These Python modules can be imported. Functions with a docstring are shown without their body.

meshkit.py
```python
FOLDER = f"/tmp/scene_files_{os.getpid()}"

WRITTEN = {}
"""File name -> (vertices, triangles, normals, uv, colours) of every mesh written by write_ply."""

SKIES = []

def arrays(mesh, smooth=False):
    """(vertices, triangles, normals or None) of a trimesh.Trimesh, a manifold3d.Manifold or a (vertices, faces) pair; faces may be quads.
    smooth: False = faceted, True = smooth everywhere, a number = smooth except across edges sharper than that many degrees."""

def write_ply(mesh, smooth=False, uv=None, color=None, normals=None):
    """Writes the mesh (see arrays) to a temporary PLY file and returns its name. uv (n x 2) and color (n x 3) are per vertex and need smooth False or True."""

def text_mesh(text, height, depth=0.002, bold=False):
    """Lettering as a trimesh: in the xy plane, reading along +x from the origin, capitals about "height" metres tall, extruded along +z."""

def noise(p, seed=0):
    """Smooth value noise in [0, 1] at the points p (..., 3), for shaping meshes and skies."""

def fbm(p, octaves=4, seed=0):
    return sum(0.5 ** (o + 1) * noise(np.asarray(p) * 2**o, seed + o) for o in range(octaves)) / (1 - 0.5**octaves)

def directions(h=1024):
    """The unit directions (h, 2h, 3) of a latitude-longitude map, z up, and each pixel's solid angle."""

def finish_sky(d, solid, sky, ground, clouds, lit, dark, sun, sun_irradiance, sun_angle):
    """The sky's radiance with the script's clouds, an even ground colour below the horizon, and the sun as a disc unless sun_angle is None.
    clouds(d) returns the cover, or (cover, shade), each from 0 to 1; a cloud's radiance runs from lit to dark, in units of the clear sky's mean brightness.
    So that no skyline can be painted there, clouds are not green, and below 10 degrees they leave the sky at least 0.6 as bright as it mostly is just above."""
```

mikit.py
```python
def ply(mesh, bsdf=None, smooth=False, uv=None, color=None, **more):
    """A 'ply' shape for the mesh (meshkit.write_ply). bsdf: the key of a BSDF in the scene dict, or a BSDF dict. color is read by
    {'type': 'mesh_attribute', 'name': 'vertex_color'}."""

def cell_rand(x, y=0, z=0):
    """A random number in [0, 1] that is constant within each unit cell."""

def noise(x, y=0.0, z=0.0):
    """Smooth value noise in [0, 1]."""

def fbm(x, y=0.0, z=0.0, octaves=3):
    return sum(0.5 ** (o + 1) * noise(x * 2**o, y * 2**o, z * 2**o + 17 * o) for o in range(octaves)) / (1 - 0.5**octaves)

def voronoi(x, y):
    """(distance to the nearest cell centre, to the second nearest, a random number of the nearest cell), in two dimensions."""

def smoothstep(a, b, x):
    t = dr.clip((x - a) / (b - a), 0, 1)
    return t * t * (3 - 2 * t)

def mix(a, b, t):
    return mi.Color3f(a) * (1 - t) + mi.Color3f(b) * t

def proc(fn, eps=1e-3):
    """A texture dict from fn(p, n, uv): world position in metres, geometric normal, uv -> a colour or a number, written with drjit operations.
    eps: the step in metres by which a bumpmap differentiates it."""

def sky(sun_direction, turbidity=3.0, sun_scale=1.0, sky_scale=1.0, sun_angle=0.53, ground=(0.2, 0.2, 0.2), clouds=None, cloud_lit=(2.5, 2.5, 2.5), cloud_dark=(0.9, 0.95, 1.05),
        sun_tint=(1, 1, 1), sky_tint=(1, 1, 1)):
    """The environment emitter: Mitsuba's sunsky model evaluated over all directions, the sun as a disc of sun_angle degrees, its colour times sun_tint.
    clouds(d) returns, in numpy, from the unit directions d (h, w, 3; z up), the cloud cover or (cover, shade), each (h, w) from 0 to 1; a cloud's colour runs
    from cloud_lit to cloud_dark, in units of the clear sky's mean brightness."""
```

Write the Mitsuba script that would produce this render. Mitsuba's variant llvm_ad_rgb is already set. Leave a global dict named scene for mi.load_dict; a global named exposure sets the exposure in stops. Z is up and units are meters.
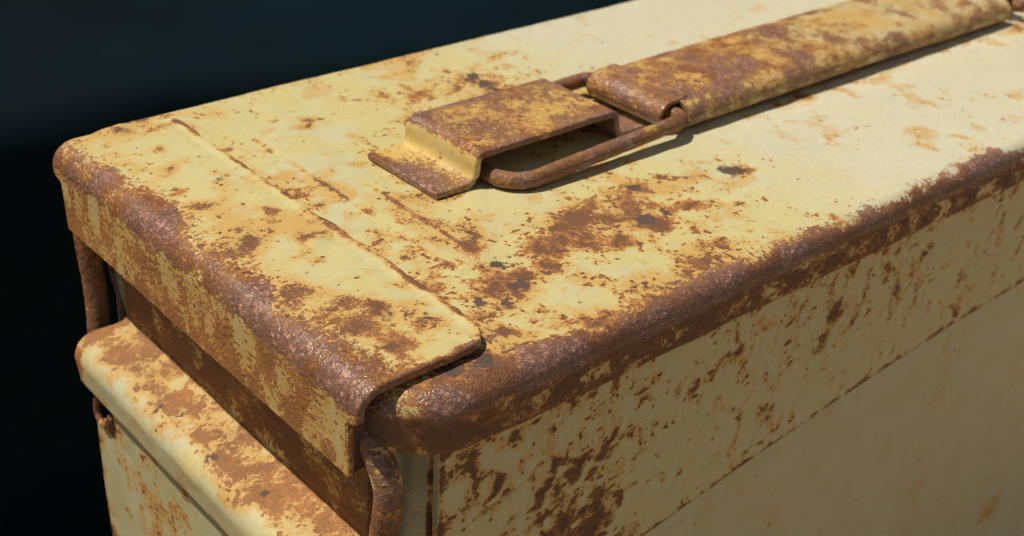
import math, numpy as np, trimesh, manifold3d, drjit as dr, mitsuba as mi, mikit, meshkit
from mikit import noise, fbm, smoothstep, mix

MM = 0.001
T = mi.ScalarTransform4f
rng = np.random.default_rng(7)

# ------------------------------------------------------------------ camera, sky, exposure
CAM = np.array([-71.012, -92.662, 86.6]) * MM
FWD = np.array([0.58527746, 0.64190188, -0.49539102])
DOWN = np.array([-0.29099284, -0.40398116, -0.8672499])
exposure = 1.5
SUN = [-0.34, 0.32, 1.0]


def added_cumulus(d):  # unseen broken clouds, added to brighten reflections on the lid
    e = np.maximum(d[..., 2:], 0.12)
    f = meshkit.fbm(np.concatenate([d[..., :2] / e * 0.9, 0 * e + 3.0], -1), 5, 4)
    return np.clip((f - 0.47) / 0.10, 0, 1)


scene = {
    "type": "scene",
    "camera": {
        "type": "thinlens", "fov": 43.53, "fov_axis": "x", "near_clip": 0.005, "far_clip": 60.0,
        "aperture_radius": 0.0006, "focus_distance": 0.166,
        "to_world": T().look_at(origin=CAM.tolist(), target=(CAM + FWD).tolist(), up=(-DOWN).tolist()),
    },
    "sky_light": mikit.sky(SUN, turbidity=3, sky_scale=0.30, sky_tint=(1.03, 1.0, 0.90), clouds=added_cumulus, cloud_lit=(3.4, 3.3, 3.1), cloud_dark=(1.5, 1.5, 1.5)),
}
labels = {}


# ------------------------------------------------------------------ materials
def bsdf(name, color, rough=0.5, bump=None, bump_scale=1.0, spec=0.5, eps=1e-4, metallic=0.0):
    b = {"type": "principled", "base_color": mikit.proc(color) if callable(color) else {"type": "rgb", "value": color},
         "roughness": mikit.proc(rough) if callable(rough) else rough, "specular": spec, "metallic": metallic}
    if bump:
        b = {"type": "bumpmap", "scale": bump_scale, "texture": mikit.proc(bump, eps=eps), "bsdf": b}
    scene[name] = {"type": "twosided", "bsdf": b}


# Painted sheet steel with rust. Every pattern lives in the box's own space (millimetres); stains, chips and scale have their own shapes.
PAINT, PALE, STAIN = (0.53, 0.505, 0.255), (0.50, 0.535, 0.40), (0.53, 0.345, 0.10)
ORANGE, BROWN, DARK, PURPLE = (0.37, 0.158, 0.040), (0.140, 0.062, 0.028), (0.070, 0.045, 0.042), (0.225, 0.125, 0.098)


def coords(p):
    return p.x * 1000, p.y * 1000, p.z * 1000


def spots(a, b, lst, soft=1.0):
    s = mi.Float(0)
    for u, v, r in lst:
        s = s + dr.exp(-(dr.square(a - u) + dr.square(b - v)) / (r * r * soft))
    return s


def pits(a, b, f=0.42):
    """Small round pits, of random size, some of them missing."""
    d, _, which = mikit.voronoi(a * f, b * f)
    return smoothstep(0.0, 0.06, 0.34 * dr.maximum(which - 0.48, 0) - d)


def scratches(a, b, lst, width=0.07):
    s = mi.Float(0)
    for x0, y0, x1, y1 in lst:
        vx, vy = x1 - x0, y1 - y0
        t = dr.clip(((a - x0) * vx + (b - y0) * vy) / (vx * vx + vy * vy), 0, 1)
        s = dr.maximum(s, 1 - dr.sqrt(dr.square(a - x0 - t * vx) + dr.square(b - y0 - t * vy)) / width)
    return dr.clip(s * 1.6, 0, 1)


def layers(fields):
    """fields(x, y, z) -> dict: s (how rusty), d (dark scale), e (purple worn edge, 0..1), pale (0..1), paint (optional), gran (0..1)."""
    def get(p):
        x, y, z = coords(p)
        f = fields(x, y, z)
        fine = fbm(x * 1.9 + 7, y * 1.9, z * 1.9, 3)
        grain = noise(x * 5.5, y * 5.5, z * 5.5)
        s = f["s"] + 0.36 * (fine - 0.5) + 0.12 * (grain - 0.5)
        s = s + 0.24 * smoothstep(0.70, 0.84, noise(x * 1.35 + 3, y * 1.35, z * 1.35 + 5)) * smoothstep(0.20, 0.42, f["s"])
        return x, y, z, f, fine, grain, s

    def color(p, n, uv):
        x, y, z, f, fine, grain, s = get(p)
        tone = fbm(x * 0.16 + 31, y * 0.16, z * 0.16, 2)
        c = mix(f.get("paint", PAINT), PALE, dr.clip(f["pale"] + 1.6 * f.get('vary', 1.0) * (tone - 0.5), 0, 1))
        if 'bleach' in f:
            c = mix(c, (0.575, 0.585, 0.475), f['bleach'])  # whitish sky sheen put into the base colour
        c = c * (0.93 + 0.14 * fine)
        if "marks" in f:
            a, b, lst = f["marks"]
            c = mix(c, (0.30, 0.24, 0.12), 0.55 * scratches(a + 0.2 * (fine - .5), b + 0.2 * (fine - .5), lst))
        c = mix(c, STAIN, 0.9 * smoothstep(0.265, 0.56, s - 0.16 * (fine - 0.5) + 0.42 * (tone - 0.5)))
        rust = mix(ORANGE, BROWN, smoothstep(0.30, 0.66, grain * 0.45 + tone * 0.55))
        rust = mix(rust, BROWN, smoothstep(0.62, 0.85, s) * (1 - f.get('orange', 0.0)))
        rust = mix(rust, (0.40, 0.19, 0.05), 0.55 * f.get('orange', 0.0))
        c = mix(c, rust, smoothstep(0.49 - f.get('soft', 0.0), 0.66 + f.get('soft', 0.0), s))
        worn = f["e"] - 0.6 * smoothstep(0.14, 0.02, f["e"]) + 0.85 * (fine - 0.5) + 0.45 * (grain - 0.5) + 0.85 * (tone - 0.5)
        c = mix(c, rust, 0.9 * smoothstep(0.22, 0.48, worn))
        pur = mix((0.165, 0.072, 0.038), mi.Color3f(PURPLE) * (0.8 + 0.8 * smoothstep(0.5, 0.8, fine)), smoothstep(0.36, 0.60, tone)) * (0.45 + 1.1 * grain) * (0.7 + 0.6 * fine)
        c = mix(c, pur, smoothstep(0.40, 0.75, worn))
        if "marks" in f:
            c = mix(c, BROWN, 0.85 * pits(a + 0.3 * (fine - .5), b + 0.3 * (fine - .5)) * smoothstep(0.20, 0.36, f["s"]))
        c = mix(c, mi.Color3f(DARK) * (0.5 + 1.0 * grain), 0.92 * smoothstep(0.38, 0.68, f["d"] + 0.8 * (fine - 0.5)))
        return c

    def rough(p, n, uv):
        x, y, z, f, fine, grain, s = get(p)
        r = mix((f.get("gloss", 0.36),) * 3, (0.72,) * 3, smoothstep(0.45, 0.62, s)).x
        r = dr.lerp(r, 0.28 + 0.2 * grain, smoothstep(0.40, 0.62, f["e"] + 0.5 * (fine - 0.5)))
        return dr.clip(r + 0.16 * (fine - 0.5), 0.12, 1)

    def bump(p, n, uv):
        x, y, z, f, fine, grain, s = get(p)
        rust = smoothstep(0.53, 0.63, s)
        e = smoothstep(0.40, 0.65, f["e"] + 0.5 * (fine - 0.5))
        lumps = 0.6 * fine + 0.4 * grain
        return 0.012 * fine - 0.085 * rust * (1 - 0.9 * f["gran"]) + (0.06 + 0.20 * f["gran"]) * rust * lumps + 0.13 * e * lumps + 0.05 * smoothstep(0.42, 0.60, f["d"] + 0.7 * (fine - 0.5))

    return color, rough, bump


LID_MARKS = [(33, 9, 41, 12), (58, 11, 70, 9), (22, 66, 30, 71), (90, 24, 103, 20), (60, 30, 72, 26), (27, 22, 29, 30), (46, 8, 47.5, 12)]
PLATE_MARKS = [(6, 75, 13, 70), (3, 68, 9, 71), (10, 66, 14, 58), (9, 30, 14, 26), (12, 24, 15, 18), (4, 50, 10, 47), (7, 40, 9, 45)]
LID_DARK = [(63.1, 27.7, 1.5), (56.8, 19.1, 1.6), (61.3, 19.0, 1.1), (80.5, 22.6, 2.1), (30.7, 21.0, 1.2), (28.8, 16.1, 1.3), (24.5, 13.2, 1.1), (71.6, 77.9, 1.7), (71.2, 73.5, 1.5), (71.4, 69.9, 1.3), (22.1, 15.2, 0.9), (13.5, 4.3, 1.6), (9.5, 4.2, 1.2)]
LID_RUST = [(35.9, 16.3, 2.5), (61.0, 7.8, 1.3), (49.4, 25.1, 2.4), (43.9, 20.0, 2.9), (37.8, 21.1, 2.2), (31.5, 17.1, 2.4), (27.0, 17.0, 2.1), (116.4, 8.2, 1.6), (124.4, 9.7, 1.5), (114.7, 21.0, 0.9), (83.1, 20.8, 1.6), (77.0, 12.5, 1.1),
            (91.3, 14.2, 1.0), (101.4, 14.6, 0.9), (35.9, 76.6, 2.4), (33.2, 75.4, 1.5), (46.6, 82.0, 2.1), (52.9, 78.9, 2.3), (58.6, 76.2, 2.6), (64.3, 73.5, 2.4), (18.8, 74.8, 1.7), (19.5, 69.8, 1.5), (24.0, 70.3, 1.3), (18.9, 57.5, 1.7),
            (19.7, 54.4, 1.5), (20.3, 49.2, 1.3), (24.6, 58.4, 1.2), (25.7, 38.8, 1.3), (27.1, 32.4, 1.4), (29.8, 26.8, 2.2), (48.1, 15.5, 1.3), (42.3, 13.7, 1.4), (57.3, 16.4, 1.6), (65.8, 18.3, 1.3), (27.3, 8.4, 1.0), (53.3, 27.1, 1.5),
            (44.6, 24.3, 1.7), (19.5, 12.0, 2.0), (20.0, 8.0, 1.8), (3.0, 3.0, 2.2), (6, 4, 1.8)]
LID_STAIN = [(29.6, 4.3, 2.3), (26.7, 12.5, 4.2), (39.2, 43.2, 4.6), (57.2, 20.4, 6.0), (42.1, 21.6, 6.6), (76.6, 28.1, 3.3), (58.3, 75.8, 5.4), (62.9, 59.3, 5.2), (24.4, 53.5, 4.6), (83.3, 50.8, 5.4), (116.3, 38.0, 3.4), (143.7, 35.1, 3.4), (35, 40, 5), (38, 62, 4.5)]


def lid_fields(x, y, z):
    wx, wy = x + 1.4 * (noise(x * .55, y * .55, z * .4) - .5), y + 1.4 * (noise(x * .55 + 40, y * .55, z * .4) - .5)
    big, mid = fbm(x * .075, y * .075, z * .1, 2), fbm(wx * .36 + 5, wy * .36, z * .36, 3)
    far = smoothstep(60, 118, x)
    top = smoothstep(-2.2, -0.4, z)
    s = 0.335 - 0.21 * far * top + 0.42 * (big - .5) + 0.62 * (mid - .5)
    s = s + top * (0.30 * dr.minimum(spots(wx, wy, LID_RUST), 1.3) + 0.15 * dr.minimum(spots(wx, wy, LID_STAIN), 1.3) + 0.14 * dr.minimum(spots(wx, wy, LID_DARK, 5.0), 1.0))
    s = s + top * 0.10 * dr.exp(-dr.square((y - 20) / 9)) * (1 - far)
    # gone brown below the rim, worn along it
    side = smoothstep(-1.6, -3.6, z + 1.2 * (mid - .5))
    s = s + side * (0.40 + 0.35 * (mid - .5) + 0.2 * smoothstep(16, 5, x)) * (1 - 0.1 * far)
    m = dr.minimum(dr.minimum(y, 98.4 - y) - 1.0, x + 1.5)
    rim = smoothstep(3.0, -0.8, m + 5.0 * (mid - .5) + 3.5 * (noise(x * .09, 9.0, 1.0) - .5) + 0.006 * x) + 0.4 * smoothstep(0, -2.5, z)
    e = rim * smoothstep(-4.6, -2.0, z + 2.2 * (mid - .5)) * 0.85
    s = s + 0.20 * smoothstep(10, 1, m + 6 * (mid - .5)) * top * (1 - .7 * far)
    d = top * 0.92 * dr.minimum(spots(wx, wy, LID_DARK, 1.5), 1.0) + 0.62 * side * mid
    s = s + 0.26 * (dr.exp(-dr.square((x - 24.6) / 0.5)) * smoothstep(20, 24, y) * smoothstep(78, 74, y) + dr.exp(-dr.square((x - 29.5) / 0.5)) * smoothstep(23, 26, y) * smoothstep(54, 50, y)) * (0.3 + mid)
    s = s + 0.20 * dr.exp(-dr.square((y - 35.5) / 2.2)) * smoothstep(86, 92, x) * (0.5 + mid)
    seam = dr.exp(-dr.square((x - 17.3) / 0.9)) * smoothstep(6, 9, y) * smoothstep(92, 85, y)
    s = s + seam * (0.10 + 0.5 * noise(y * .22, 7.0, 2.0))
    d = d + 0.4 * smoothstep(17.2, 16.6, x) * smoothstep(5, 7, y)
    return dict(s=s, d=d, e=e, pale=0.22 + 0.85 * far, gran=0.25 + 0.3 * side, gloss=dr.lerp(mi.Float(0.32), 0.18, far), bleach=0.8 * far, marks=(x, y, LID_MARKS))  # far end made paler, standing in for reflected sky


PLATE_DARK = [(11.2, 62.8, 1.3), (12.7, 13.7, 0.8)]
PLATE_RUST = [(10.8, 60.6, 1.9), (11.7, 49.5, 1.5), (11.8, 39.6, 1.9), (5.3, 56.6, 1.8), (9.5, 33.4, 1.2), (11.4, 14.1, 1.7), (5.6, 11.4, 2.2), (13.4, 12.6, 1.2), (5.1, 43.9, 1.7), (4.8, 17.5, 2.4), (6.7, 23.4, 2.1), (4.8, 62.8, 1.5), (8.9, 76.8, 1.5),
              (7.1, 70.2, 1.2), (3.4, 28.8, 2.2), (7.2, 87, 2.0), (9, 36, 2), (9, 20, 2.2)]


def plate_fields(x, y, z):
    wx, wy = x + 1.5 * (noise(x * .5, y * .5, z * .3) - .5), y + 1.5 * (noise(x * .5 + 40, y * .5, z * .3) - .5)
    skirt = smoothstep(-1.0, -3.4, z)
    zs = z * dr.lerp(mi.Float(1.0), mi.Float(0.55), skirt)
    big, mid = fbm(x * .09 + 3, y * .09, zs * .1, 2), fbm(wx * .34 + 15, wy * .40, zs * .34, 3)
    s = 0.355 + 0.42 * (big - .5) + 0.75 * (mid - .5) + (1 - skirt) * 0.27 * dr.minimum(spots(wx, wy, PLATE_RUST), 1.2)
    front = smoothstep(8.5, 1.0, x + 6.5 * (mid - .5) - 2.5 * smoothstep(40, 5, y)) * (1 - skirt)
    s = s + 0.20 * front + skirt * (0.275 + 0.05 * smoothstep(-6, -12, z) + 0.22 * (fbm(y * 0.45, 2.0, z * .22, 3) - .5))
    s = s + smoothstep(15.5, 16.3, x + 0.8 * (mid - .5)) * (0.08 + 0.34 * noise(y * .25, 3.0, 1.0))
    e = smoothstep(2.3, -2.2, x + 5.5 * (mid - .5) + 4.5 * (noise(y * .11, 5.0, 1.0) - .5) - 1.2 * smoothstep(50, 10, y)) * smoothstep(-3.6, -0.4, z + 3.4 * (mid - .5)) * 0.78
    e = dr.maximum(e, 0.85 * smoothstep(7.2, 6.0, y + 1.4 * (mid - .5)))
    lip = smoothstep(-2.9, -2.5, x) * smoothstep(-3.6, -4.4, z)
    s = s + 0.5 * lip
    d = 0.5 * lip + (1 - skirt) * 0.65 * dr.minimum(spots(wx, wy, PLATE_DARK, 1.0), 1.0) + 0.45 * smoothstep(6.0, 5.6, y)
    return dict(s=s, d=d, e=e, pale=0.2 + 0.2 * skirt, gran=0.25 + 0.7 * skirt, gloss=0.40, orange=0.65 * skirt * (1 - lip), marks=(x - z + 60 * skirt, y, PLATE_MARKS), paint=mix(PAINT, (0.48, 0.395, 0.15), skirt))


def bracket_fields(x, y, z):
    xm = dr.select(x > 138.2, 276.4 - x, x)
    mid = fbm(x * .30 + 3, y * .34, z * .4, 3)
    strap = smoothstep(80, 82, xm)
    s = 0.60 + 0.60 * (mid - .5) + 0.1 * (noise(x * .1, y * .1, z * .1) - .5)
    wall = smoothstep(44.0, 43.3, xm) * smoothstep(1.2, 2.2, z) * smoothstep(5.4, 4.2, z)          # the pressed front wall keeps its paint
    s = s - (0.36 * wall + 0.30 * smoothstep(43, 42, xm) * (1 - wall)) * (1 - strap)
    s = s - strap * (0.03 + 0.22 * smoothstep(100, 150, x) * smoothstep(4.5, 6, z))
    rim = smoothstep(3.0, 0.2, dr.minimum(y - 41.4, 59.1 - y) + 4 * (mid - .5)) * smoothstep(42, 44, xm) + smoothstep(37.4, 35.6, xm + 2.4 * (mid - .5)) + smoothstep(47.5, 44, xm + 4 * (mid - .5)) + smoothstep(68, 74, xm + 6 * (mid - .5))
    e = dr.lerp((0.18 * smoothstep(42, 44, xm) + rim * 0.40 + 0.9 * (mid - .5) * smoothstep(42, 44, xm)) * (1 - wall), 0.50 + 1.3 * (mid - .5) - 0.22 * smoothstep(105, 150, x) - 0.25 * smoothstep(4.5, 3.0, z), strap)
    d = 0.25 * mid + 0.1
    return dict(s=s, d=d, e=e, soft=0.08, pale=0.1 + 0.4 * strap * smoothstep(110, 160, x), gran=0.3, gloss=dr.lerp(0.42, 0.26, strap), paint=mix((0.56, 0.43, 0.15), (0.50, 0.37, 0.15), strap))


def wire_fields(x, y, z):
    mid = fbm(x * .5, y * .5, z * .5, 3)
    low = smoothstep(-5, -9, z)
    return dict(s=0.76 + 0.5 * (mid - .5) - 0.22 * low * smoothstep(-17, -12, z), d=0.16 + 0.25 * mid + 0.2 * low * mid, e=0.42 + 1.2 * (mid - .5), pale=0.3, gran=0.22)


LATCH_DARK = [(56.6, -4.5, 1.3), (41.6, -4.2, 1.5), (53.0, -3.2, 1.0), (30, -3, 1.0)]


def latch_fields(x, y, z):
    wx, wy = x + 1.2 * (noise(x * .5, y * .5, z * .3) - .5), y + 1.4 * (noise(x * .5 + 40, y * .5, z * .3) - .5)
    mid = fbm(wx * .32 + 25, wy * .30, z * .3, 3)
    up = smoothstep(-27.6, -26.0, z)
    lever = smoothstep(-38.6, -39.4, z)
    s = 0.27 + 0.75 * (mid - .5) + 0.11 * up + 0.34 * smoothstep(-8.4, -2.6, x + 4.5 * (mid - .5)) * smoothstep(-33, -30.5, z) * (1 - lever)
    streak = fbm(y * .42, z * .07, 2.0, 3)
    s = s + lever * (0.65 * (streak - .5) + 0.14 * dr.exp(-dr.square((y - 57) / 7)))
    s = s + 0.32 * smoothstep(78.0, 80.2, y + 2 * (mid - .5)) + 0.38 * lever * smoothstep(73.2, 74.2, y) * smoothstep(-46.2, -45.2, z)
    e = 0.10 * up + 0.8 * (mid - .5) * up + 0.55 * smoothstep(79, 82, y + 2.5 * (mid - .5)) * (1 - lever)
    d = 0.7 * dr.minimum(spots(wy, wx, LATCH_DARK, 1.2), 1.0) * (1 - up) * (1 - lever) + 0.1 * up * mid
    return dict(s=s, d=d, e=e, pale=0.45, gran=0.3, gloss=0.26, orange=0.5 * (1 - lever) * (1 - 0.75 * up), paint=mix(mix((0.55, 0.505, 0.26), (0.45, 0.44, 0.25), lever), (0.42, 0.30, 0.165), up))


SIDE_RUST = [(35.7, -35.3, 3.4), (27.7, -32.8, 3.0), (18.9, -13.2, 1.5), (54.2, -19.5, 1.4), (76.4, -24.9, 1.3), (82.1, -22.4, 1.5), (86.8, -20.4, 2.0), (91.9, -24.2, 1.4), (71.8, -31.6, 1.4), (38.0, -22.0, 1.5), (32.2, -21.9, 1.2), (41.3, -16.6, 1.4),
             (45.0, -14.8, 1.5), (101.6, -37.2, 1.4), (65.7, -29.4, 1.0), (12.4, -14.9, 2.2), (16.0, -19.9, 2.2), (10.6, -11.7, 1.8), (175.3, -107.4, 5.0), (112.0, -15.6, 1.5), (105.1, -21.2, 1.5), (62, -17, 2), (24, -26, 3)]


def side_fields(x, y, z):
    q = x * 0.55 + z * 0.83
    r = -x * 0.83 + z * 0.55
    w = noise(x * .4, y, z * .4) - .5
    streak = fbm(q * .52 + w * 1.2, r * .60 + w * 1.2 + 9, y * .1, 3)
    big = fbm(x * .06, z * .06, 4.0, 2)
    crease = -53.02 + 0.19154 * x - 0.000562 * x * x
    band = smoothstep(-0.6, 0.6, z - crease)
    near = smoothstep(70, 8, x)
    s = 0.205 + 1.3 * (streak - .5) * (0.25 + 0.75 * band) + 0.35 * (big - .5) + 0.34 * dr.minimum(spots(x + 1.5 * w, z - 1.5 * w, SIDE_RUST, 1.2), 1.2)
    s = s + band * (0.08 + 0.12 * near + 0.10 * smoothstep(-16, -8, z)) + 0.62 * dr.exp(-dr.square((z - crease - 0.5) / 1.1)) * (0.45 + 0.9 * streak)
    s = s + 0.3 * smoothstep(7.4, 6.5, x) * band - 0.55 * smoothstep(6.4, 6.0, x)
    return dict(s=s, d=0.12 * band + 0.35 * smoothstep(0.55, 0.8, s) + 0.45 * dr.exp(-dr.square((z - crease) / 0.5)), e=mi.Float(0), marks=(x, z, [(92, -66, 96, -69), (118, -58, 119, -64), (105, -70, 112, -72), (40, -24, 47, -21), (60, -13, 64, -17), (24, -17, 30, -20), (80, -34, 88, -29)]), pale=0.3 + 0.35 * (1 - band), gran=0.2, gloss=0.38, vary=0.5, paint=mix(mix((0.50, 0.45, 0.245), PAINT, band * 0.7), (0.19, 0.20, 0.135), smoothstep(6.5, 6.0, x)))  # front corner strip: grey-green, darkened to stand in for occlusion under the lid


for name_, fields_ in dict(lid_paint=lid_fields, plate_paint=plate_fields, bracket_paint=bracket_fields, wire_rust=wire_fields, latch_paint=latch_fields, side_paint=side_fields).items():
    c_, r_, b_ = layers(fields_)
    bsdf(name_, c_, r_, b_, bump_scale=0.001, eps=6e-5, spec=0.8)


def cloth_color(p, n, uv):
    x, y, z = coords(p)
    return mix((0.0016, 0.0062, 0.0098), (0.0030, 0.0122, 0.0190), fbm(x * .03, y * .03, z * .03, 3))


def wood_color(p, n, uv):
    x, y, z = coords(p)
    g = fbm(x * .012, y * .25, z * .1, 3)
    plank = mikit.cell_rand(dr.floor(y / 110.0))
    return mix((0.23, 0.165, 0.09), (0.32, 0.235, 0.13), g) * (0.8 + 0.4 * plank)


bsdf("cloth_black", cloth_color, 0.7, spec=0.04)
bsdf("wood", wood_color, 0.6)


# ------------------------------------------------------------------ mesh helpers (millimetres in, metres out)
def put(key, vf, mat, smooth=40, label=None):
    if isinstance(vf, trimesh.Trimesh):
        m = vf.copy()
    else:
        v, f = np.asarray(vf[0], float), np.asarray(vf[1], int)
        if f.shape[1] == 4:
            f = np.vstack([f[:, [0, 1, 2]], f[:, [0, 2, 3]]])
        m = trimesh.Trimesh(v, f, process=False)
    m.vertices = m.vertices * MM
    scene[key] = mikit.ply(m, mat, smooth=smooth)
    if label:
        labels[key] = label


def join(*parts):
    vs, fs, at = [], [], 0
    for v, f in parts:
        f = np.asarray(f)
        if f.shape[1] == 4:
            f = np.vstack([f[:, [0, 1, 2]], f[:, [0, 2, 3]]])
        vs.append(v); fs.append(f + at); at += len(v)
    return np.vstack(vs), np.vstack(fs)


def grid_faces(n, m, wrap=False):
    i, j = np.meshgrid(np.arange(n - 1), np.arange(m if wrap else m - 1), indexing="ij")
    k = (j + 1) % m
    return np.stack([i * m + j, (i + 1) * m + j, (i + 1) * m + k, i * m + k], -1).reshape(-1, 4)


def grid_normals(P):
    du, dv = np.gradient(P, axis=0), np.gradient(P, axis=1)
    n = np.cross(du, dv)
    return n / np.maximum(np.linalg.norm(n, axis=-1, keepdims=True), 1e-12)


def sheet(P, t, bump=None, N=None):
    """A sheet of metal t thick whose outer face is the grid P (normal du x dv outwards), with a rounded border."""
    fixed = N is not None
    N = N if fixed else grid_normals(P)
    if bump is not None:
        P = P + N * bump[..., None]
        N = N if fixed else grid_normals(P)
    n, m = P.shape[:2]
    outer, inner = P.reshape(-1, 3), (P - N * t).reshape(-1, 3)
    border = [(0, j) for j in range(m)] + [(i, m - 1) for i in range(1, n)] + [(n - 1, j) for j in range(m - 2, -1, -1)] + [(i, 0) for i in range(n - 2, 0, -1)]
    b = np.array(border)
    ins = np.stack([np.clip(b[:, 0], 1, n - 2), np.clip(b[:, 1], 1, m - 2)], 1)
    B, Nb = P[b[:, 0], b[:, 1]], N[b[:, 0], b[:, 1]]
    out = B - P[ins[:, 0], ins[:, 1]]
    out -= Nb * (out * Nb).sum(1, keepdims=True)
    tan = np.roll(B, -1, 0) - np.roll(B, 1, 0)
    tan /= np.maximum(np.linalg.norm(tan, axis=1, keepdims=True), 1e-9)
    flat = out - tan * (out * tan).sum(1, keepdims=True)
    ok = np.linalg.norm(flat, axis=1) > 0.15 * np.linalg.norm(out, axis=1)
    out = np.where(ok[:, None], flat, out)
    out /= np.maximum(np.linalg.norm(out, axis=1, keepdims=True), 1e-9)
    L = len(b)
    rings = [B + Nb * (h - t / 2) + out * o for h, o in ((0.42 * t, 0.13 * t), (0.30 * t, 0.2 * t), (-0.30 * t, 0.2 * t), (-0.42 * t, 0.13 * t))]
    V = np.vstack([outer, inner] + rings)
    idx = [b[:, 0] * m + b[:, 1]] + [2 * n * m + k * L + np.arange(L) for k in range(4)] + [n * m + b[:, 0] * m + b[:, 1]]
    F = [grid_faces(n, m), grid_faces(n, m)[:, ::-1] + n * m]
    for a, c in zip(idx[:-1], idx[1:]):
        F.append(np.stack([a, c, np.roll(c, -1), np.roll(a, -1)], 1))
    return V, np.vstack(F)


def polyline(points, radii, step=0.6):
    """Points in 2-D with their corners rounded to the radii, resampled at about step."""
    p = [np.array(q, float) for q in points]
    out = [p[0]]
    for k in range(1, len(p) - 1):
        r = radii[k - 1]
        a, b = p[k - 1] - p[k], p[k + 1] - p[k]
        la, lb = np.linalg.norm(a), np.linalg.norm(b)
        a, b = a / la, b / lb
        th = math.acos(np.clip(a @ b, -1, 1))
        if r <= 0 or th > math.pi - 0.01:
            out.append(p[k]); continue
        d = min(r / math.tan(th / 2), 0.49 * la, 0.49 * lb)
        r = d * math.tan(th / 2)
        c = p[k] + (a + b) / np.linalg.norm(a + b) * r / math.sin(th / 2)
        s, e = p[k] + a * d - c, p[k] + b * d - c
        tot = math.pi - th
        n = max(3, int(tot / 0.16))
        for i in range(n + 1):
            w = i / n
            out.append(c + (s * math.sin((1 - w) * tot) + e * math.sin(w * tot)) / math.sin(tot))
    out.append(p[-1])
    res = [out[0]]
    for q in out[1:]:
        n = max(1, int(np.ceil(np.linalg.norm(q - res[-1]) / step)))
        s = res[-1]
        res += [s + (q - s) * i / n for i in range(1, n + 1)]
    return np.array(res)


def spline(points, n):
    from scipy.interpolate import CubicSpline
    p = np.array(points, float)
    t = np.concatenate([[0], np.cumsum(np.linalg.norm(np.diff(p, axis=0), axis=1))])
    return CubicSpline(t, p)(np.linspace(0, t[-1], n))


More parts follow.
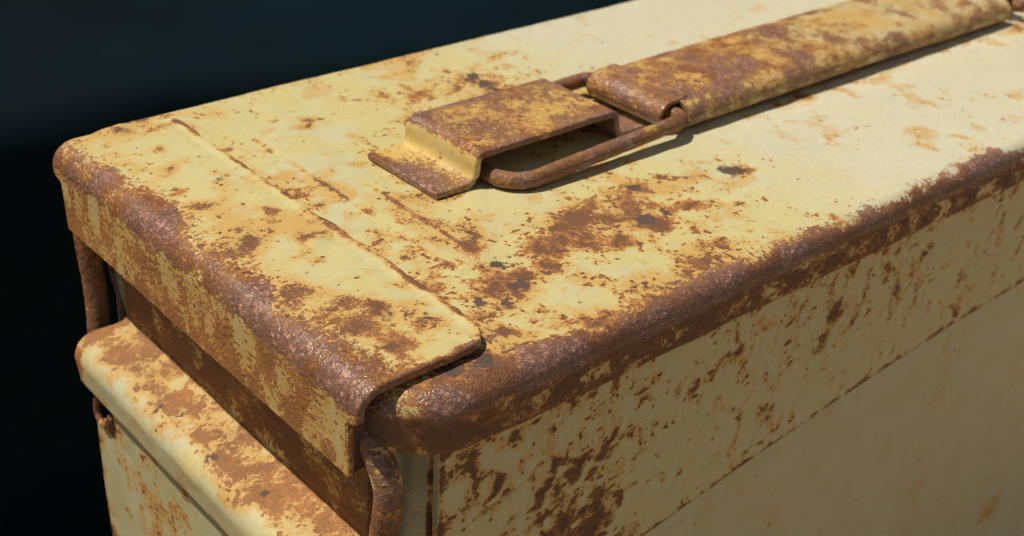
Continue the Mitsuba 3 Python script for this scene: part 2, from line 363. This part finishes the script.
def tube(path, r, sides=18, rough=0.0, seed=0):
    p = np.array(path, float)
    t = np.gradient(p, axis=0)
    t /= np.linalg.norm(t, axis=1, keepdims=True)
    u = np.cross(t[0], [0.3, 0.5, 0.8]); u /= np.linalg.norm(u)
    V = []
    ang = np.linspace(0, 2 * np.pi, sides, endpoint=False)
    for k in range(len(p)):
        u = u - t[k] * (u @ t[k]); u /= np.linalg.norm(u)
        w = np.cross(t[k], u)
        V.append(p[k] + r * (np.cos(ang)[:, None] * u + np.sin(ang)[:, None] * w))
    V = np.array(V)
    if rough:
        c = p[:, None]
        d = (V - c) / r
        V = V + d * ((meshkit.fbm(V * 0.9, 3, seed) - 0.5) * rough)[..., None]
    n = len(p)
    v = np.vstack([V.reshape(-1, 3), p[:1], p[-1:]])
    f = grid_faces(n, sides, True)
    tri = np.vstack([f[:, [0, 1, 2]], f[:, [0, 2, 3]]])
    j = np.arange(sides)
    k = (j + 1) % sides
    caps = np.vstack([np.stack([np.full(sides, n * sides), j, k], 1), np.stack([np.full(sides, n * sides + 1), (n - 1) * sides + k, (n - 1) * sides + j], 1)])
    return v, np.vstack([tri, caps])


def round_rect(x0, x1, y0, y1, r, step, inset=0.0, counts=None):
    """A closed contour, counter-clockwise from above; counts fixes the points per side and corner so that insets match."""
    lx, ly = x1 - x0, y1 - y0
    cn = counts or (int(lx / step), max(8, int(1.6 * r / step)), int(ly / step))
    d = inset
    X0, X1, Y0, Y1 = x0 + d, x1 - d, y0 + d, y1 - d
    rr = max(r - d, 0.02) if r - d > 0.02 else 0.02
    pts = []
    for (cx, cy, a0), (ex, ey), n in (((X1 - rr, Y0 + rr, -90), (X1, Y1 - rr), cn[2]), ((X1 - rr, Y1 - rr, 0), (X0 + rr, Y1), cn[0]),
                                     ((X0 + rr, Y1 - rr, 90), (X0, Y0 + rr), cn[2]), ((X0 + rr, Y0 + rr, 180), (X1 - rr, Y0), cn[0])):
        for i in range(cn[1]):
            a = math.radians(a0 + 90 * i / cn[1])
            pts.append((cx + rr * math.cos(a), cy + rr * math.sin(a)))
        a = math.radians(a0 + 90)
        s = np.array([cx + rr * math.cos(a), cy + rr * math.sin(a)])
        e = np.array([ex, ey])
        pts += [tuple(s + (e - s) * i / n) for i in range(n)]
    return np.array(pts)


def loft(rings):
    n, m = len(rings), len(rings[0])
    return np.vstack(rings), grid_faces(n, m, True)


def disp(v, amp, freq, seed=0, octaves=3):
    return (meshkit.fbm(np.asarray(v) * freq, octaves, seed) - 0.5) * amp


# ------------------------------------------------------------------ the setting: table top and black backdrop
GROUND = -185.0
put("table", (np.array([[-1500, -1500, GROUND], [1500, -1500, GROUND], [1500, 330, GROUND], [-1500, 330, GROUND], [-1500, -1500, GROUND - 40], [1500, -1500, GROUND - 40], [1500, 330, GROUND - 40], [-1500, 330, GROUND - 40]], float),
              [[0, 1, 2, 3], [7, 6, 5, 4], [0, 4, 5, 1], [1, 5, 6, 2], [2, 6, 7, 3], [3, 7, 4, 0]]), "wood", False)


def backdrop():
    prof = polyline([(-45, -184), (0, -183), (8, -41), (60, -30), (130, 45), (420, 420), (700, 500)], [14, 12, 50, 120, 60], 6)
    s = np.linspace(-900, 1100, 260)
    d, u = np.array([0.973, -0.23]), np.array([0.23, 0.973])     # along the fold, and away from the camera
    o = np.array([24.0, 194.0])
    A, B = np.meshgrid(np.arange(len(prof)), s, indexing="ij")
    back, z = prof[A, 0], prof[A, 1]
    P = np.stack([o[0] + d[0] * B + u[0] * back, o[1] + d[1] * B + u[1] * back, z], -1)
    P[..., 2] += disp(P, 14, 1 / 110, 3) * np.clip((z + 184) / 60, 0, 1)
    P[..., 1] += disp(P, 12, 1 / 70, 5) * np.clip((z + 184) / 30, 0, 1)
    return sheet(P[::-1], 2.0)


put("backdrop", backdrop(), "cloth_black", True)
labels["table"] = {"label": "brown wooden table top under the rusty metal box", "kind": "structure"}
labels["backdrop"] = {"label": "black blue cloth backdrop behind the metal box", "kind": "structure"}

# ------------------------------------------------------------------ the box
LX0, LX1, LY0, LY1 = -1.0, 277.4, 0.0, 95.4


def lid():
    cn = None
    r = 10.5
    rings = []
    base = round_rect(LX0, LX1, LY0, LY1, r, 0.7)
    cn = (int((LX1 - LX0) / 0.7), max(8, int(1.6 * r / 0.7)), int((LY1 - LY0) / 0.7))
    prof = [(47.6, -1.25)] + [(d, -1.25) for d in (30, 12, 6)] + [(4.2, -1.5), (2.2, -2.6), (1.3, -4.5), (1.2, -6.5), (2.0, -7.8)]
    out = polyline([(3.0, -7.9), (2.9, -8.7), (0.0, -8.6), (0.0, 0.0), (8, 0.0)], [0.3, 2.4, 3.0], 0.45)
    prof += [tuple(q) for q in out] + [(d, 0.0) for d in np.arange(8.7, 47.7, 0.7)] + [(47.75, 0.0)]
    for d, z in prof:
        c = round_rect(LX0, LX1, LY0, LY1, r, 0.7, d, cn)
        rings.append(np.column_stack([c, np.full(len(c), z)]))
    v, f = loft(rings)
    # dents, shallow embossed steps beside the end plate, an uneven rim
    top = np.clip((v[:, 2] + 1.2) / 1.2, 0, 1)
    z = disp(v, 0.5, 0.05, 1) + disp(v, 0.16, 0.35, 2)
    z += 0.30 * np.clip((v[:, 0] - 24.3 - 0.3 * np.sin(v[:, 1] * 0.2)) / 0.5, 0, 1) * np.clip((34 - v[:, 0]) / 4, 0, 1) * (v[:, 1] > 22) * (v[:, 1] < 76)
    z += 0.22 * np.clip((v[:, 0] - 29.3) / 0.5, 0, 1) * np.clip((33 - v[:, 0]) / 3, 0, 1) * (v[:, 1] > 24) * (v[:, 1] < 52)
    v[:, 2] += z * top
    side = np.clip((-v[:, 2] - 1) / 2, 0, 1)
    v[:, 1] += side * disp(v, 0.5, 0.12, 4)
    v[:, 2] += side * disp(v * [1, 1, 0.1], 0.6, 0.09, 9)
    return v, f


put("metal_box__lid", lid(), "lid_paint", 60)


def end_plate(x_off=0.0, mirror=False):
    path = polyline([(16.6, 1.85), (6, 1.8), (-3.7, 1.5), (-3.5, -12.0)], [20, 3.6], 0.4)      # x, z from the rear edge over the front bend
    s = np.concatenate([[0], np.cumsum(np.linalg.norm(np.diff(path, axis=0), axis=1))])
    # limits across y along the path: rounded rear corners, then straight, then the cut-outs for the bail
    R = 4.2
    ang = np.linspace(0.12, np.pi / 2, 12)
    fine = np.concatenate([R * (1 - np.cos(ang)), s[s > R + 0.3]])
    px, pz = np.interp(fine, s, path[:, 0]), np.interp(fine, s, path[:, 1])
    tx, tz = np.gradient(px, fine), np.gradient(pz, fine)
    cut = np.concatenate([R * (1 - np.sin(ang)), np.zeros(len(fine) - len(ang))])
    notch = 2.3 * np.clip((-pz - 3.1) / 0.9, 0, 1)
    lift = np.clip((pz + 1.5) / 3, 0, 1)
    lo, hi = 6.0 + 0.4 * (1 - lift), 88.2 + 0 * pz
    t = np.linspace(0, 1, 200)
    t = np.concatenate([[0, .0008, .002], t[1:-1], [.998, .9992, 1]])
    Y = lo[:, None] + (hi - lo)[:, None] * t[None]
    near, far = np.clip(1 - (Y - lo[:, None]) / 14, 0, 1), np.clip(1 - (hi[:, None] - Y) / 14, 0, 1)
    Y = Y + (cut + notch)[:, None] * (near - far)
    P = np.stack([np.repeat(px[:, None], len(t), 1), Y, np.repeat(pz[:, None], len(t), 1)], -1)
    N = np.repeat(np.stack([tz, 0 * tz, -tx], -1)[:, None], len(t), 1)
    N /= np.linalg.norm(N, axis=-1, keepdims=True)
    # uneven rear edge
    e = np.exp(-fine / 1.5)[:, None]
    P[..., 0] += e * ((meshkit.fbm(np.stack([Y * 0.22, Y * 0, Y * 0], -1), 4, 5) - 0.5) * 1.2)
    b = disp(P, 0.45, 0.07, 11) + disp(P, 0.14, 0.5, 12)

    def dent(x, y, r, h):
        return h * np.exp(-((P[..., 0] - x) ** 2 + (P[..., 1] - y) ** 2) / r ** 2)
    b = b + dent(9.5, 16.5, 1.9, -0.5) + dent(8.0, 19.0, 1.6, 0.35) + dent(7.6, 88.0, 1.8, 0.5) + dent(9.8, 85, 2.2, -0.35) + dent(12.5, 38.5, 1.5, 0.35) + dent(12.8, 36, 1.6, -.25)
    b = b + 0.12 * np.exp(-((fine - 0.5) / 0.5) ** 2)[:, None] - 0.13 * np.exp(-((fine - 1.9) / 0.7) ** 2)[:, None]
    if mirror:
        P = P * [-1, 1, 1] + [276.4, 0, 0]
        return sheet(P, 1.25, b)
    lip = polyline([(-3.2, 0), (0.4, 0.6)], [], 0.4)
    zz = np.linspace(-4.2, -11.7, 24)
    A, Z = np.meshgrid(np.arange(len(lip)), zz, indexing='ij')
    L1 = np.stack([lip[A, 0], 8.2 + lip[A, 1], Z], -1)
    L2 = np.stack([lip[A, 0], 86.2 - lip[A, 1], Z], -1)
    return join(sheet(P[:, ::-1], 1.25, b[:, ::-1], N), sheet(L1[::-1], 0.9), sheet(L2, 0.9))


put("metal_box__lid__end_plate", end_plate(), "plate_paint", 50)


def bracket(mirror=False):
    path = polyline([(35.4, 1.25), (42.4, 1.25), (42.5, 5.75), (73.0, 5.75), (73.9, 1.25), (79.5, 1.25)], [1.6, 2.1, 1.7, 1.2], 0.4)
    t = np.linspace(0, 1, 60)
    A, Tt = np.meshgrid(np.arange(len(path)), t, indexing="ij")
    ylo, yhi = 41.6, 58.9
    P = np.stack([path[A, 0], ylo + (yhi - ylo) * Tt, path[A, 1]], -1)
    P[..., 0] += 0.5 * np.sin(np.pi * Tt) * np.clip((path[A, 1] - 1) / 3, 0, 1) * (P[..., 0] < 46)        # the pressed front wall is hollow
    b = disp(P, 0.35, 0.12, 21) + disp(P, 0.12, 0.6, 22)
    if mirror:
        return sheet((P * [-1, 1, 1] + [276.4, 0, 0])[:, ::-1], 1.15, b[:, ::-1])
    return sheet(P, 1.15, b)


put("metal_box__lid__bracket", bracket(), "bracket_paint", 45)
put("metal_box__lid__bracket_001", bracket(True), "bracket_paint", 45)


def wire_loop(mirror=False):
    y0, y1 = 36.3, 59.6
    pts = []

    def zz(x):
        return 1.4 + (x - 46) / 38 * 1.75
    c = 5.0
    x0, x1 = 45.8, 84.1
    P2 = [(x1, 50), (x1, y0 + 1.5), (x1 - 2.2, y0), (x0, y0), (x0, y1), (x1 - 2.2, y1), (x1, y1 - 1.5), (x1, 49)]
    path = polyline(P2, [1.4, 1.8, c, c, 1.8, 1.4], 0.5)
    P = np.column_stack([path, zz(path[:, 0])])
    if mirror:
        P = P * [-1, 1, 1] + [276.4, 0, 0]
    return tube(P, 1.33, 18, 0.25, 31)


put("metal_box__handle__wire_loop", wire_loop(), "wire_rust", True)
put("metal_box__handle__wire_loop_001", wire_loop(True), "wire_rust", True)


def handle():
    # the strap: a flattened tube open below, along x
    prof = spline([(41, 1.0), (38.4, 0.9), (36.7, 2.0), (36.6, 3.9), (38.2, 5.7), (41.3, 6.55), (48, 6.85), (53, 6.75), (56, 6.2), (58.5, 4.4), (58.8, 2.4), (57.4, 1.0), (55, 1.0)], 90)      # y, z
    xs = np.concatenate([[85.6, 86.0], np.arange(86.4, 188.0, 0.6)])
    A, X = np.meshgrid(np.arange(len(prof)), xs, indexing="ij")
    P = np.stack([X, prof[A, 0], prof[A, 1]], -1)
    P[..., 2] = 0.92 * P[..., 2] + 0.4 * np.sin((X - 86.4) / 103.6 * np.pi) - 0.25
    mid_ = np.clip((P[..., 1] - 39.5) / 3, 0, 1) * np.clip((59.5 - P[..., 1]) / 3, 0, 1) * (P[..., 2] > 4)
    for e_ in (X - 85.6, 188.0 - X):
        P[..., 2] -= 0.35 * mid_ * np.clip(1 - e_ / 2.6, 0, 1) ** 2
    b = disp(P, 0.5, 0.06, 41) + disp(P, 0.2, 0.3, 42)
    strap = sheet(P[:, ::-1], 0.9, b[:, ::-1])
    parts = [strap]
    for flip in (False, True):
        # the tongue rolled round the wire loop
        a = np.radians(np.linspace(90, 330, 26))
        cx, cz, r = 84.0, 3.0, 2.6
        path = np.vstack([[(87.3, 5.86), (86.7, 5.86), (85.9, 5.78), (85.1, 5.6)], np.column_stack([cx + 1.0 * 0 + r * np.cos(a) * 1.25, cz + r * np.sin(a)])])
        t = np.linspace(0, 1, 50)
        A, Tt = np.meshgrid(np.arange(len(path)), t, indexing="ij")
        P = np.stack([path[A, 0], 39.4 + (57.0 - 39.4) * Tt, path[A, 1]], -1)
        b = disp(P, 0.2, 0.2, 43)
        if flip:
            P = P * [-1, 1, 1] + [276.4, 0, 0]
            parts.append(sheet(P, 0.8, b))
        else:
            parts.append(sheet(P[:, ::-1], 0.8, b[:, ::-1]))
    return join(*parts)


put("metal_box__handle__strap", handle(), "bracket_paint", 45)


def body():
    rings = []
    r = 5.0
    x0, x1, y0, y1 = 3.2, 273.2, 5.0, 90.6
    zs = list(np.arange(-2.0, -100, -1.5)) + list(np.linspace(-101, -184.9, 20))
    cn = (180, 10, 60)
    rings.append(np.column_stack([round_rect(x0, x1, y0, y1, r, 1, 43.3, cn), np.full(2 * sum(cn) + 2 * cn[1], -2.0)]))
    for z in zs:
        c = round_rect(x0, x1, y0, y1, r, 1, 0, cn)
        rings.append(np.column_stack([c, np.full(len(c), z)]))
    rings.append(np.column_stack([round_rect(x0, x1, y0, y1, r, 1, 43.3, cn), np.full(len(c), -184.9)]))
    v, f = loft(rings)
    return v, f[:, ::-1]


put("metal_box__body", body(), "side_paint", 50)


def side_band(y, sign):
    xs = np.concatenate([[6.4, 6.6, 6.9, 7.3], np.arange(8, 270, 1.0)])
    t = np.concatenate([np.linspace(0, 0.96, 44), [.97, .98, .988, .994, .998, 1]])
    crease = -53.02 + 0.19154 * xs - 0.000562 * xs ** 2
    crease = np.where(xs > 165, -53.02 + 0.19154 * 165 - 0.000562 * 165 ** 2, crease)
    A, Tt = np.meshgrid(np.arange(len(xs)), t, indexing="ij")
    top = -5.0
    P = np.stack([xs[A], np.full(A.shape, float(y)), top + (crease[A] - top) * Tt], -1)
    P[..., 1] += sign * -0.9 * np.clip((Tt - 0.97) / 0.03, 0, 1) ** 2          # the lower edge rolls in
    b = disp(P, 0.5, 0.05, 51) + disp(P, 0.12, 0.4, 52)
    P = P[:, ::-1] if sign < 0 else P
    return sheet(P, 1.4, b[:, ::-1] if sign < 0 else b)


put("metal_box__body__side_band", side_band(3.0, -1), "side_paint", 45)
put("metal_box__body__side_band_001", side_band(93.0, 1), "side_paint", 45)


def latch():
    path = polyline([(2.3, -9.0), (2.3, -28.2), (-7.5, -29.9), (-6.7, -37.7), (-3.4, -39.3), (-2.0, -43.5)], [1.4, 3.3, 1.5, 1.5], 0.4)
    t = np.concatenate([[0, .002, .006, .012], np.linspace(.02, .98, 120), [.988, .994, .998, 1]])
    A, Tt = np.meshgrid(np.arange(len(path)), t, indexing="ij")
    x, z = path[A, 0], path[A, 1]
    hi = 80.8 + 2.0 * np.clip((1.5 - x) / 5, 0, 1) * (z < -20)
    Y = 12.9 + (hi - 12.9) * Tt
    end = np.minimum(Y - 12.9, hi - Y)
    closed = np.sqrt(np.clip(1 - (1 - np.clip(end / 2.4, 0, 1)) ** 2.4, 0, 1))
    bead = np.clip((2.3 - x) / 9, 0, 1) * (z < -20)
    mid = np.array([-1.0, -33.5])
    closed = 0.62 + 0.38 * closed
    x2 = np.where(bead > 0, mid[0] + (x - mid[0]) * (1 - bead * (1 - closed)), x)
    z2 = np.where(bead > 0, mid[1] + (z - mid[1]) * (1 - 0.6 * bead * (1 - closed)), z)
    P = np.stack([x2, Y, z2], -1)
    b = disp(P, 0.5, 0.07, 61) + disp(P, 0.16, 0.45, 62)
    return sheet(P[:, ::-1], 0.9, b[:, ::-1])


put("metal_box__latch__plate", latch(), "latch_paint", 45)


def latch_lever():
    c, r = np.array([-3.2, -41.3]), 2.0
    a = np.radians(np.linspace(-60, 180, 30))
    path = np.vstack([np.column_stack([c[0] + r * np.cos(a), c[1] + r * np.sin(a)]), [(-5.2, z) for z in np.arange(-42, -130, -0.8)]])
    t = np.linspace(0, 1, 110)
    A, Tt = np.meshgrid(np.arange(len(path)), t, indexing="ij")
    Z = path[A, 1]
    open_ = np.where(A < 30, 1.0, np.clip(1 - np.clip((-41.0 - Z) / 3.6, 0, 1) ** 2, 0, 1) ** 0.5)       # the corner is cut out round the bail
    hi = 80.6 - 6.0 * open_
    P = np.stack([path[A, 0], 13.6 + (hi - 13.6) * Tt, Z], -1)
    b = disp(P, 0.6, 0.05, 71) + disp(P, 0.12, 0.5, 72)
    lip = tube(spline([(-5.4, 74.0, -41.0), (-5.45, 75.4, -43.4), (-5.45, 77.4, -44.6), (-5.4, 79.2, -43.6), (-5.2, 79.7, -41.4), (-4.6, 79.5, -39.6), (-3.2, 79.2, -38.9)], 40), 0.55, 14)
    return join(sheet(P[:, ::-1], 0.65, b[:, ::-1]), lip)


put("metal_box__latch__lever", latch_lever(), "latch_paint", 45)


def bail():
    right = [(1.2, 16.0, -6.3), (0.6, 12.4, -6.4), (0.2, 9.3, -7.6), (0.0, 6.6, -10.0), (0, 5.0, -13.0), (0, 5.1, -17.0), (0, 6.2, -22.5), (-0.6, 8.4, -32), (-2, 10.6, -40.8), (-3.0, 14, -41.3)]
    left = [(-3.0, 80, -41.3), (-2.0, 84, -40.8), (-.6, 86.3, -32), (0, 87.2, -26), (0, 87.9, -19), (0, 88.4, -13), (0.3, 87.4, -9.0), (0.7, 84.4, -7.2), (1.2, 80.0, -6.3)]
    pts = [(-3.0, 30, -41.3)] * 0 + right[::-1]
    A = spline(right[::-1], 120)
    B = spline(left[::-1], 120)
    M = np.linspace(A[-1], B[0], 60)
    path = np.vstack([A, M[1:-1], B])
    return tube(path, 1.85, 24, 0.16, 81)


put("metal_box__latch__wire_bail", bail(), "wire_rust", True)
put("metal_box__latch__rod", tube(spline([(3.0, 88.6, -17), (3, 87.0, -22.5), (3, 84.8, -27), (2.6, 83.6, -30)], 30), 0.42, 10), "wire_rust", True)

labels["metal_box"] = {"label": "rusty pale yellow metal box with a hinged wire and strap handle on its lid", "category": "metal box"}
